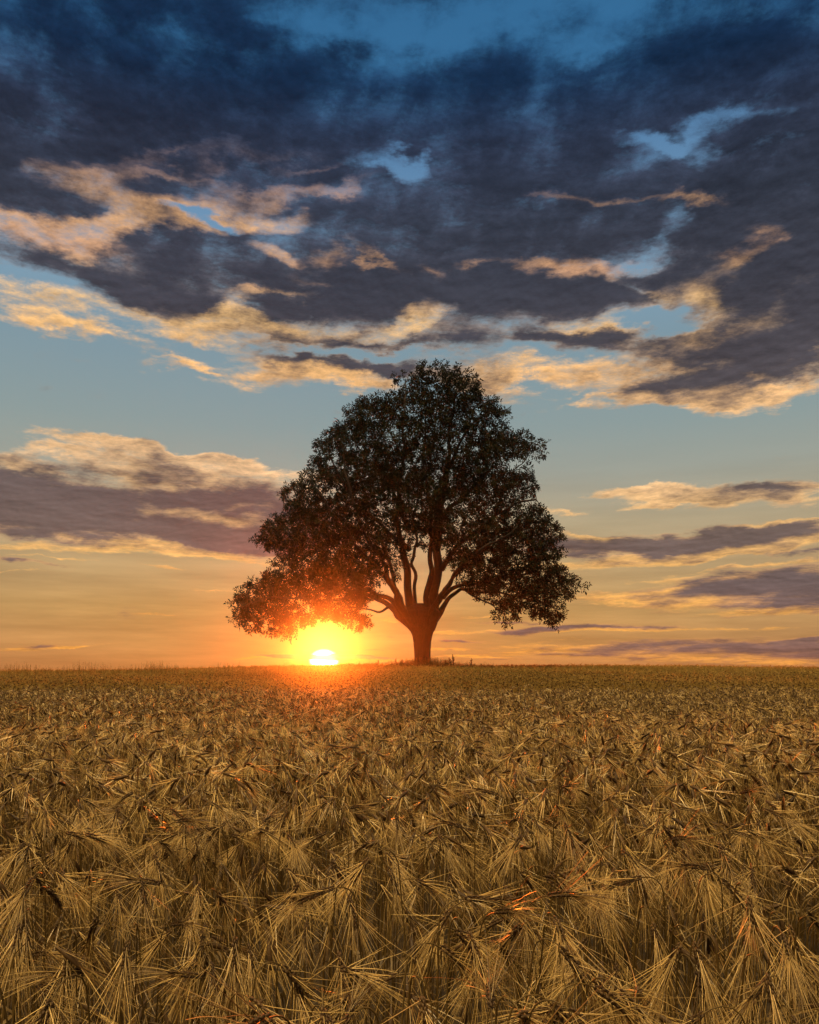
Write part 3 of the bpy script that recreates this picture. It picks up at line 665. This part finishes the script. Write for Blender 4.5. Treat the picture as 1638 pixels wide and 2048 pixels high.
def plants(R, base, h, ph, nod, lean, lod, gA, gE, gS, gL, tint, wid=1.0):
    """lod 3: close, 2: middle, 1: farther.  Geometry goes to the awn, ear, stem and leaf collectors."""
    N_ = len(base)
    cfg = {3: (5, 6, 6, 40, 6), 2: (4, 4, 3, 20, 4), 1: (2, 3, 2, 10, 3)}[lod]
    ks, ka, ke, nA, kA = cfg
    ear = R.uniform(.056, .082, N_)[:, None]
    stem, ep, et = shape(N_, R, h, ph, nod, lean, ks, ka, ke, ear)
    stem = stem + base[:, None]; ep = ep + base[:, None]
    tn = tint
    # stem
    W = np.broadcast_to(np.linspace(.0020, .0012, stem.shape[1])[None] * wid, stem.shape[:2])
    if lod == 3: v, f = tubes(stem, W, 4)
    else:
        side = R.normal(0, 1, (N_, 3)); side[:, 2] = 0; side[:, 1] *= .4; side /= np.linalg.norm(side, axis=1)[:, None]
        v, f = ribbon(stem, W, side)
    per = v.reshape(N_, -1, 3).shape[1]
    gS.add(v, f, np.repeat(tn, per), 2)
    # ear: kernels in overlapping rows close by, a knobbly spindle farther off
    if lod == 3:
        nk = 13
        for row in range(3):
            for k in range(nk):
                t = (k + row / 3) / nk; q = t * ke; i0 = np.minimum(int(q), ke - 1)
                c = ep[:, i0] + (ep[:, i0 + 1] - ep[:, i0]) * (q - i0); T = et[:, i0]
                a = row * 2.094 + (k % 2) * .35
                s_ = np.cross(T, np.array([.3, .8, .1])); s_ /= np.linalg.norm(s_, axis=1)[:, None]; u_ = np.cross(s_, T)
                od = s_ * math.cos(a) + u_ * math.sin(a)
                g_ = (.55 + .45 * math.sin(math.pi * min(1, .18 + t * .8)))
                c = c + od * .0044 * g_
                ax_ = T * .0068 + od * .0016
                b_ = np.cross(T, od)
                r_ = .0036 * g_
                vv = np.stack([c - ax_ * .7, c + od * r_ , c + b_ * r_, c - od * r_ * .6, c - b_ * r_, c + ax_ * 1.15], 1)
                i = np.arange(N_ * 6).reshape(N_, 6)
                tri = [(0, 2, 1), (0, 3, 2), (0, 4, 3), (0, 1, 4), (5, 1, 2), (5, 2, 3), (5, 3, 4), (5, 4, 1)]
                gE.add(vv, np.concatenate([np.stack([i[:, a_], i[:, b2], i[:, c2]], 1) for a_, b2, c2 in tri]), np.repeat(np.clip(tn + R.normal(0, .18, N_), 0, 1), 6), 1)
    else:
        prof_ = {4: [.0028, .0076, .0078, .0036], 3: [.0038, .0088, .0038]}[ke + 1]
        W = np.broadcast_to(np.array(prof_)[None] * (wid ** .5), ep.shape[:2])
        v, f = tubes(ep, W, 4 if lod == 2 else 3); gE.add(v, f, np.repeat(tn, v.reshape(N_, -1, 3).shape[1]), 1)
    # awns
    t = R.uniform(0, 1, (N_, nA)); q = t * ke; i0 = np.minimum(q.astype(int), ke - 1); ar = np.arange(N_)[:, None]
    org = ep[ar, i0] + (ep[ar, i0 + 1] - ep[ar, i0]) * (q - i0)[..., None]; T = et[ar, i0]
    ra = R.uniform(0, 2 * math.pi, (N_, nA))
    s_ = np.cross(T, np.array([.3, .8, .1])); s_ /= np.linalg.norm(s_, axis=2, keepdims=True); u_ = np.cross(s_, T)
    od = s_ * np.cos(ra)[..., None] + u_ * np.sin(ra)[..., None]
    sp_ = np.radians(np.abs(R.normal(0, 1, (N_, nA))) * R.uniform(10, 32, (N_, 1)) + 5)
    sp_ = np.minimum(sp_, 1.25)
    d = T * np.cos(sp_)[..., None] + od * np.sin(sp_)[..., None]
    Ln = R.uniform(.085, .16, (N_, nA)) * (1 - .25 * t) * R.uniform(.8, 1.15, (N_, 1))
    bend = od * R.normal(.10, .22, (N_, nA, 1)) + np.array([0, 0, -.22])
    ss = np.linspace(0, 1, kA)
    C = org[:, :, None] + d[:, :, None] * (Ln[..., None] * ss)[..., None] + bend[:, :, None] * ((ss ** 2)[None, None] * (Ln ** 1)[..., None])[..., None] * .55
    C = C.reshape(N_ * nA, kA, 3)
    w0, w1 = (.00088, .00030) if lod == 3 else (.0009, .00034)
    W = np.broadcast_to(np.linspace(w0, w1, kA)[None] * wid, C.shape[:2])
    ta = np.clip(np.repeat(tn, nA) + R.normal(0, .33, N_ * nA), 0, 1)
    if lod == 3: v, f = tubes(C, W, 3)
    else:
        Sd = np.cross(d.reshape(-1, 3), R.normal(0, 1, (N_ * nA, 3))); Sd /= np.linalg.norm(Sd, axis=1)[:, None] + 1e-9
        v, f = ribbon(C, W * 1.25, Sd)
    gA.add(v, f, np.repeat(ta, v.reshape(N_ * nA, -1, 3).shape[1]), 0)
    # dry leaves
    if lod >= 2:
        nl = 2
        for k in range(nl):
            sel = R.uniform(0, 1, N_) < .8
            if lod == 3: sel[:] = True
            m_ = sel.sum()
            b0 = stem[sel][:, 2 if k == 0 else 3]
            aa = R.uniform(0, 2 * math.pi, m_); hd = frame(aa); ll = R.uniform(.10, .20, m_)
            s = np.linspace(0, 1, 5)
            C = b0[:, None] + hd[:, None] * (ll[:, None] * s)[..., None] * .75 + np.array([0, 0, 1.0]) * ((s * .65 - s ** 2 * R.uniform(.6, 1.3, (m_, 1))) * ll[:, None])[..., None]
            W = np.array([.002, .0042, .004, .0028, .0004])[None] * np.ones((m_, 1))
            Sd = np.stack([-hd[:, 1], hd[:, 0], R.normal(0, .5, m_)], 1); Sd /= np.linalg.norm(Sd, axis=1)[:, None]
            v, f = ribbon(C, W, Sd); (gL[k] if isinstance(gL, list) else gL).add(v, f, np.repeat(np.clip(tn[sel] + R.normal(0, .2, m_), 0, 1), 10), 2)

def hollow(x, y):
    return .5 * np.sin(x * 5.1 + 1.7 * np.sin(y * 3.3)) * np.sin(y * 4.3 + 1.2 * np.sin(x * 2.9)) + .5 * np.sin(x * 1.6 + 2 * np.sin(y * .9)) * np.sin(y * 1.3 + .8)
def rnd(R, N_, x=None, y=None):
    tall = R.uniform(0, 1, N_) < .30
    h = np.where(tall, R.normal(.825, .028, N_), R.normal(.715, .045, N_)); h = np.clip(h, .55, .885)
    if x is not None: h = h * (1 + .075 * hollow(x, y))
    ph = R.uniform(0, 2 * math.pi, N_)
    # most ears hang over the way the wind combed them: to the right and towards the camera
    w = R.uniform(0, 1, N_) < .55
    ph = np.where(w, R.normal(-.9, .9, N_), ph)
    nod = np.radians(np.clip(R.normal(143, 24, N_), 60, 177))
    lean = np.radians(np.abs(R.normal(4, 5, N_)) + 1)
    tint = np.clip(R.normal(.30, .18, N_) + np.where(tall, .32, 0), 0, 1)  # tall plants paler, short ones darker: shade low in the crop put into colour
    return h, ph, nod, lean, tint

def fan(R, dens, y0, y1, pad=.9, k=.56):
    """positions inside the view fan (a little wider than the frame)"""
    wmax = y1 * k + pad; n_ = int(dens * 2 * wmax * (y1 - y0))
    x = R.uniform(-wmax, wmax, n_); y = R.uniform(y0, y1, n_)
    m_ = np.abs(x) < y * k + pad
    return x[m_], y[m_]

R = np.random.default_rng(21)
near = Geo()
# --- individual plants nearest the camera ------------------------------------
NV = 14
variants = []
for k in range(NV):
    h = np.array([.84]); ph = np.array([0.0]); nod = np.radians([[85, 110, 125, 132, 140, 145, 150, 154, 158, 162, 167, 172, 128, 118][k]]).ravel()
    gA, gE, gS, gL = Geo(), Geo(), Geo(), [Geo(), Geo()]
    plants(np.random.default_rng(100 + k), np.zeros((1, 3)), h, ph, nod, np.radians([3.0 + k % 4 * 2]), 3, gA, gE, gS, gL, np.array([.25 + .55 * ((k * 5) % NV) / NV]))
    variants.append((gS, gE, gA, gL))
def build_variant(k):
    gS, gE, gA, gL = variants[k]
    root_ = empty('barley_plant', (0, 0, 0))
    gS.build('stem', M_STEM, root_, smooth=True); gE.build('ear', M_EAR, root_, smooth=False)
    gA.build('beard', M_AWN, root_); gL[0].build('leaf', M_STEM, root_); gL[1].build('leaf', M_STEM, root_)
    return root_
protos = {}
def place_plant(k, x, y, rz, s, tilt=(0, 0), label=None):
    if k not in protos:
        r_ = protos[k] = build_variant(k)
    else:
        r_ = protos[k].copy(); COL.objects.link(r_)
        for ch in protos[k].children:
            c_ = ch.copy(); COL.objects.link(c_); c_.parent = r_
    r_.location = (x, y, float(gz(x, y))); r_.rotation_euler = (tilt[0], tilt[1], rz); r_.scale = (s, s, s)
    tag(r_, label or 'ripe straw-coloured barley plant with nodding bearded ear in the front of the field', 'barley', 'barley plants nearest the viewer')
    return r_
# ears that stand out in the photograph: (px, row of the ear's knot, tip height above ground, variant, heading deg, label)
STAR = [
 (1222, 1712, .858, 12, -60, 'largest starburst barley ear, long pale awns fanned wide, right of centre'),
 (1045, 1782, .848, 9, -90, 'barley ear with narrow drooping broom of awns, left of the largest starburst ear'),
 (690, 1776, .848, 7, -60, 'barley ear below the glow of the sun with its awns swept down to the right'),
 (300, 1700, .848, 8, -50, 'barley ear with dark knot and pale awns pouring rightward, left of centre'),
 (262, 1852, .848, 10, -90, 'barley ear hanging down in a symmetrical tuft near the lower left'),
 (470, 1846, .848, 10, -80, 'barley ear with awns spread like an umbrella, right of the symmetrical tuft'),
 (135, 1950, .858, 9, -110, 'barley ear with bright bowed awns in the bottom left corner of the field'),
 (842, 1962, .858, 11, -70, 'barley ear with spidery pale awns at the bottom centre of the field'),
 (1115, 1890, .848, 6, -30, 'barley ear throwing long awns out flat to the right at bottom right'),
 (920, 1846, .848, 8, -60, 'barley ear with evenly fanned awns just above the bottom centre'),
 (1375, 1860, .848, 10, -70, 'barley ear with dark knot and cone of awns at the right above the bottom edge'),
 (1520, 1918, .848, 10, -80, 'barley ear with dense hanging pale awns near the bottom right corner'),
 (1150, 1975, .858, 4, 20, 'barley ear with nearly level awns raying out low at the bottom right'),
 (1510, 1640, .858, 10, -90, 'barley ear with a bright drooping skirt of awns at the right side'),
 (785, 1622, .848, 9, -70, 'barley ear with bright drooping tuft in the middle of the field'),
 (585, 1620, .858, 8, -120, 'dark-knotted barley ear with long awns in the golden patch below the sun'),
 (545, 1730, .848, 5, -20, 'barley ear with awns arching wide to the right, left of centre'),
 (70, 1668, .848, 9, -90, 'pale hanging barley ear close to the left edge of the field'),
]
used = []
for (px, row, h_, k, hd, lab) in STAR:
    s = h_ / .84 
    zt = h_ - .015
    D_ = (EYE - zt) / ((row - HZ) / F)
    x_ = (px - 819) / F * D_
    # step back from the knot to the foot of the stem
    rz = math.radians(hd)
    L_ = math.radians(3.0 + k % 4 * 2)
    off = s * (.84 * math.sin(L_ * .9) + .03)
    place_plant(k, x_ - math.cos(rz) * off, D_ - math.sin(rz) * off, rz, s, label=lab)
    used.append((x_, D_))
xx, yy_ = fan(R, 135, .55, 3.2, pad=.02, k=.50)
hh, pph, nn, ll_, tt_ = rnd(R, len(xx), xx, yy_)
score = hh + .10 * R.uniform(0, 1, len(xx)) - .06 * yy_
vis = (yy_ > .95)
order = np.argsort(-(score + np.where(vis, 0, -1)))
pick = order[:300 - len(STAR)]
mask_ind = np.zeros(len(xx), bool); mask_ind[pick] = True
for i in pick:
    k = int(R.integers(0, NV)); 
    place_plant(k, xx[i], yy_[i], pph[i], hh[i] / .84, (float(R.normal(0, .05)), float(R.normal(0, .05))))
# --- everything else: one body of standing barley ------------------------------
rest = ~mask_ind
gb = lambda x, y: np.stack([x, y, gz(x, y)], 1)
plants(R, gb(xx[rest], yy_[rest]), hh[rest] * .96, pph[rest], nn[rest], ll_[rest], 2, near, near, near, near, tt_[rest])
# fill just outside the fan, beside and behind the camera
x, y = fan(R, 120, -.6, 3.2, pad=1.6, k=.5); m_ = (np.abs(x) > np.maximum(y, 0) * .50 + .02) & (np.hypot(x, y) > .45); x, y = x[m_], y[m_]
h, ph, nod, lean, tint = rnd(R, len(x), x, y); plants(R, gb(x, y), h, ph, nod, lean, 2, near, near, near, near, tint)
x, y = fan(R, 145, 3.2, 8.5, pad=1.0)
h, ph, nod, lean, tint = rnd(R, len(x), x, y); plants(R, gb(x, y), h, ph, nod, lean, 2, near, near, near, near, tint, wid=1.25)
x, y = fan(R, 110, 8.5, 19, pad=1.2)
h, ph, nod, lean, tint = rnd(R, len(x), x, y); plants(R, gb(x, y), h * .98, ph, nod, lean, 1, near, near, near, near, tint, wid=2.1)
# far field: upper parts of the plants only, each a stem with an ear and a spray of awns
def far(R, x, y, wid, nA=5, hk=1.0):
    N_ = len(x); h = np.clip(R.normal(.80, .045, N_), .6, .95) * hk; b = gb(x, y)
    top = b + np.stack([R.normal(0, .03, N_), R.normal(0, .03, N_), h], 1)
    tn = np.clip(R.normal(.5, .22, N_) + .25 * np.sin(x * .5 + y * .16) * np.sin(y * .35), 0, 1)
    mid = b + (top - b) * .55
    S = np.tile([1.0, 0, 0], (N_, 1))
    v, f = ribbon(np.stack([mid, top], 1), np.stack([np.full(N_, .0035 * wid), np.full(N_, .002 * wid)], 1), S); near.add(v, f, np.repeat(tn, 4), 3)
    a = R.uniform(0, 2 * math.pi, N_); d = np.stack([np.cos(a), np.sin(a) * .6, R.normal(-.3, .6, N_)], 1); d /= np.linalg.norm(d, axis=1)[:, None]
    tip = top + d * .08; s_ = np.cross(d, [0, 1, 0.2]); s_ /= np.linalg.norm(s_, axis=1)[:, None] + 1e-9
    w_ = .006 * wid ** .7
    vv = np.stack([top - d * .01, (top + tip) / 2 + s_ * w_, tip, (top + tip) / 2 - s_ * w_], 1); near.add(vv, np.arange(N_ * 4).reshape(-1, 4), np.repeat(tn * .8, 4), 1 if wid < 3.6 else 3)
    for k in range(nA):
        e_ = d + R.normal(0, .45, (N_, 3)); e_ /= np.linalg.norm(e_, axis=1)[:, None]
        o_ = top + d * R.uniform(0, .08, (N_, 1)); p1 = o_ + e_ * R.uniform(.09, .17, (N_, 1)); s_ = np.cross(e_, [0, 1, 0.1]); s_ /= np.linalg.norm(s_, axis=1)[:, None] + 1e-9
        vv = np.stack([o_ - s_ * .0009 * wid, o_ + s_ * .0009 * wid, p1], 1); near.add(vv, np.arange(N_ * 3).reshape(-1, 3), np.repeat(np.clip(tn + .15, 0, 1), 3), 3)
x, y = fan(R, 75, 19, 33, pad=1.5); far(R, x, y, 3.2)
x, y = fan(R, 42, 33, 60, pad=2.0); far(R, x, y, 5.0, 4)
bf = near.build('barley_field', [M_AWN, M_EAR, M_STEM, M_FAR])
tag(bf, 'dense standing barley running back to the tree on the crest', kind='stuff')
print('field verts', near.n)

# ================================================================== rough grass and weeds on the crest
M_WGRASS = plant_mat('rough_grass_blade', (.10, .085, .02), (.30, .22, .06), trans=.4, rough=.6, gloss=.05, attr='tint')
M_DOCK = plant_mat('dock_seed', (.07, .028, .012), (.16, .07, .03), trans=.15, rough=.8, gloss=.03, attr='tint')
def blades(R, px, D, hgt, wd, geo, lean=.18, seed=True):
    N_ = len(px); x = (px - 819) / F * D; b = np.stack([x, D, gz(x, D)], 1)
    u = frame(R.uniform(0, 2 * math.pi, N_)); l_ = np.abs(R.normal(0, lean, N_))
    s = np.linspace(0, 1, 5)
    C = b[:, None] + np.array([0, 0, 1.0]) * (hgt[:, None] * (s - .12 * s ** 2 * l_[:, None] * 6))[..., None] + u[:, None] * (hgt[:, None] * l_[:, None] * s ** 2)[..., None]
    W = np.array([1, .9, .7, .5, .1])[None] * wd * np.ones((N_, 1))
    Sd = np.stack([np.ones(N_), R.normal(0, .3, N_), np.zeros(N_)], 1)
    tn = np.clip(R.normal(.5, .25, N_), 0, 1)
    v, f = ribbon(C, W, Sd); geo.add(v, f, np.repeat(tn, 10), 0)
    if seed:      # feathery seed heads on the tips
        for k in range(5):
            o_ = C[:, 4] + (C[:, 3] - C[:, 4]) * (k * .18)
            d = np.stack([R.normal(0, .5, N_), R.normal(0, .5, N_), R.uniform(.3, 1, N_)], 1)
            sd = np.tile([.006, 0, 0], (N_, 1))
            vv = np.stack([o_ - sd, o_ + sd, o_ + d * .06], 1); geo.add(vv, np.arange(N_ * 3).reshape(-1, 3), np.repeat(tn, 3), 0)
Rw = np.random.default_rng(5)
g_ = Geo()
N_ = 3600; px = np.clip(Rw.normal(848, 66, N_), 700, 1010); D_ = Rw.uniform(41.4, 44.5, N_)
hg = (.95 + .30 * np.exp(-((px - 850) / 50) ** 2)) * Rw.uniform(.75, 1.12, N_)
blades(Rw, px, D_, hg, .006, g_)
tag(g_.build('rough_grass', M_WGRASS), 'rough grass round the foot of the trunk', kind='stuff')
g_ = Geo()
N_ = 1500; px = np.concatenate([Rw.uniform(-60, 360, N_ * 2 // 3), Rw.uniform(300, 700, N_ // 3)]); D_ = Rw.uniform(30, 40, N_)
hg = Rw.uniform(.95, 1.32, N_) * np.where(px > 330, .93, 1.0) + .10 * np.sin(px * .045)
blades(Rw, px, D_, hg, .0045, g_, lean=.14)
tag(g_.build('tall_grass', M_WGRASS), 'thin wispy grass stalks standing above the crop at the left end of the crest', kind='stuff')
def dock(px, top, D, lab, nb):
    x = (px - 819) / F * D; z0 = float(gz(x, D)); H = EYE + (HZ - top) / F * D - z0
    r_ = empty('dock_weed', (x, D, z0)); tag(r_, lab, 'weed', 'weeds beside the trunk')
    s = np.linspace(0, 1, 9); C = np.stack([.05 * np.sin(s * 3 + px), .03 * np.cos(s * 2), H * s], 1)[None]
    gs, gd = Geo(), Geo()
    v, f = tubes(C, (np.linspace(.012, .004, 9))[None], 5); gs.add(v, f, np.full(len(v.reshape(-1, 3)), .3), 0)
    for b in range(nb):
        t = .55 + .4 * b / nb; a = Rw.uniform(0, 6.28); L_ = .34 * (1.25 - t)
        o_ = np.array([np.interp(t, s, C[0, :, k]) for k in range(3)])
        q_ = np.linspace(0, 1, 5)[:, None]; c2 = (o_ + q_ * np.array([math.cos(a) * L_ * .5, math.sin(a) * L_ * .5, L_]))[None]
        v, f = tubes(c2, np.full((1, 5), .004), 4); gs.add(v, f, np.full(len(v.reshape(-1, 3)), .3), 0)
        n2 = 60; k_ = Rw.uniform(.1, 1, n2); cc_ = o_ + k_[:, None] * np.array([math.cos(a) * L_ * .5, math.sin(a) * L_ * .5, L_]) + Rw.normal(0, .011, (n2, 3))
        d1 = Rw.normal(0, .011, (n2, 3)); d2 = Rw.normal(0, .011, (n2, 3))
        vv = np.stack([cc_ - d1, cc_ + d2, cc_ + d1, cc_ - d2], 1); gd.add(vv, np.arange(n2 * 4).reshape(-1, 4), np.repeat(Rw.uniform(0, 1, n2), 4), 0)
    n2 = 140; k_ = Rw.uniform(.6, 1.02, n2); cc_ = np.stack([np.interp(k_, s, C[0, :, k]) for k in range(3)], 1) + Rw.normal(0, .014, (n2, 3))
    d1 = Rw.normal(0, .011, (n2, 3)); d2 = Rw.normal(0, .011, (n2, 3)); vv = np.stack([cc_ - d1, cc_ + d2, cc_ + d1, cc_ - d2], 1); gd.add(vv, np.arange(n2 * 4).reshape(-1, 4), np.repeat(Rw.uniform(0, 1, n2), 4), 0)
    gs.build('stem', M_DOCK, r_); gd.build('seed_head', M_DOCK, r_)
dock(905, 1309, 42.4, 'tallest dark dock weed standing alone to the right of the trunk', 5)
dock(899, 1316, 42.9, 'dock weed leaning close behind the tallest one, right of the trunk', 4)
dock(890, 1320, 42.2, 'low bushy dock weed between the trunk and the tallest weed', 5)
dock(945, 1318, 42.6, 'slender dock weed standing farthest right of the trunk', 3)
dock(792, 1317, 42.5, 'thin reddish dock weed nearest the trunk on its left side', 3)
dock(757, 1321, 42.3, 'short dock weed farthest left of the trunk, towards the sun', 3)
dock(806, 1319, 42.9, 'small dock weed in the grass just left of the trunk foot', 3)

# ================================================================== evening haze
HAZE_D = 0.00054
hx = 152; hy0, hy1, hz0, hz1 = -62, 82, float(gv[:, 2].min()) - 1, 19.5
hv = np.array([[x_, y_, z_] for z_ in (hz0, hz1) for y_ in (hy0, hy1) for x_ in (-hx, hx)], float)
hf = np.array([[0, 2, 3, 1], [4, 5, 7, 6], [0, 1, 5, 4], [2, 6, 7, 3], [0, 4, 6, 2], [1, 3, 7, 5]])
m, n, l = new_mat('haze_air')
o = n.new('ShaderNodeOutputMaterial'); pv = n.new('ShaderNodeVolumePrincipled'); l.new(pv.outputs[0], o.inputs['Volume'])
pv.inputs['Color'].default_value = (.95, .88, .80, 1); pv.inputs['Density'].default_value = HAZE_D; pv.inputs['Anisotropy'].default_value = .966
tag(mesh_obj('haze', hv, hf, m), kind='stuff')
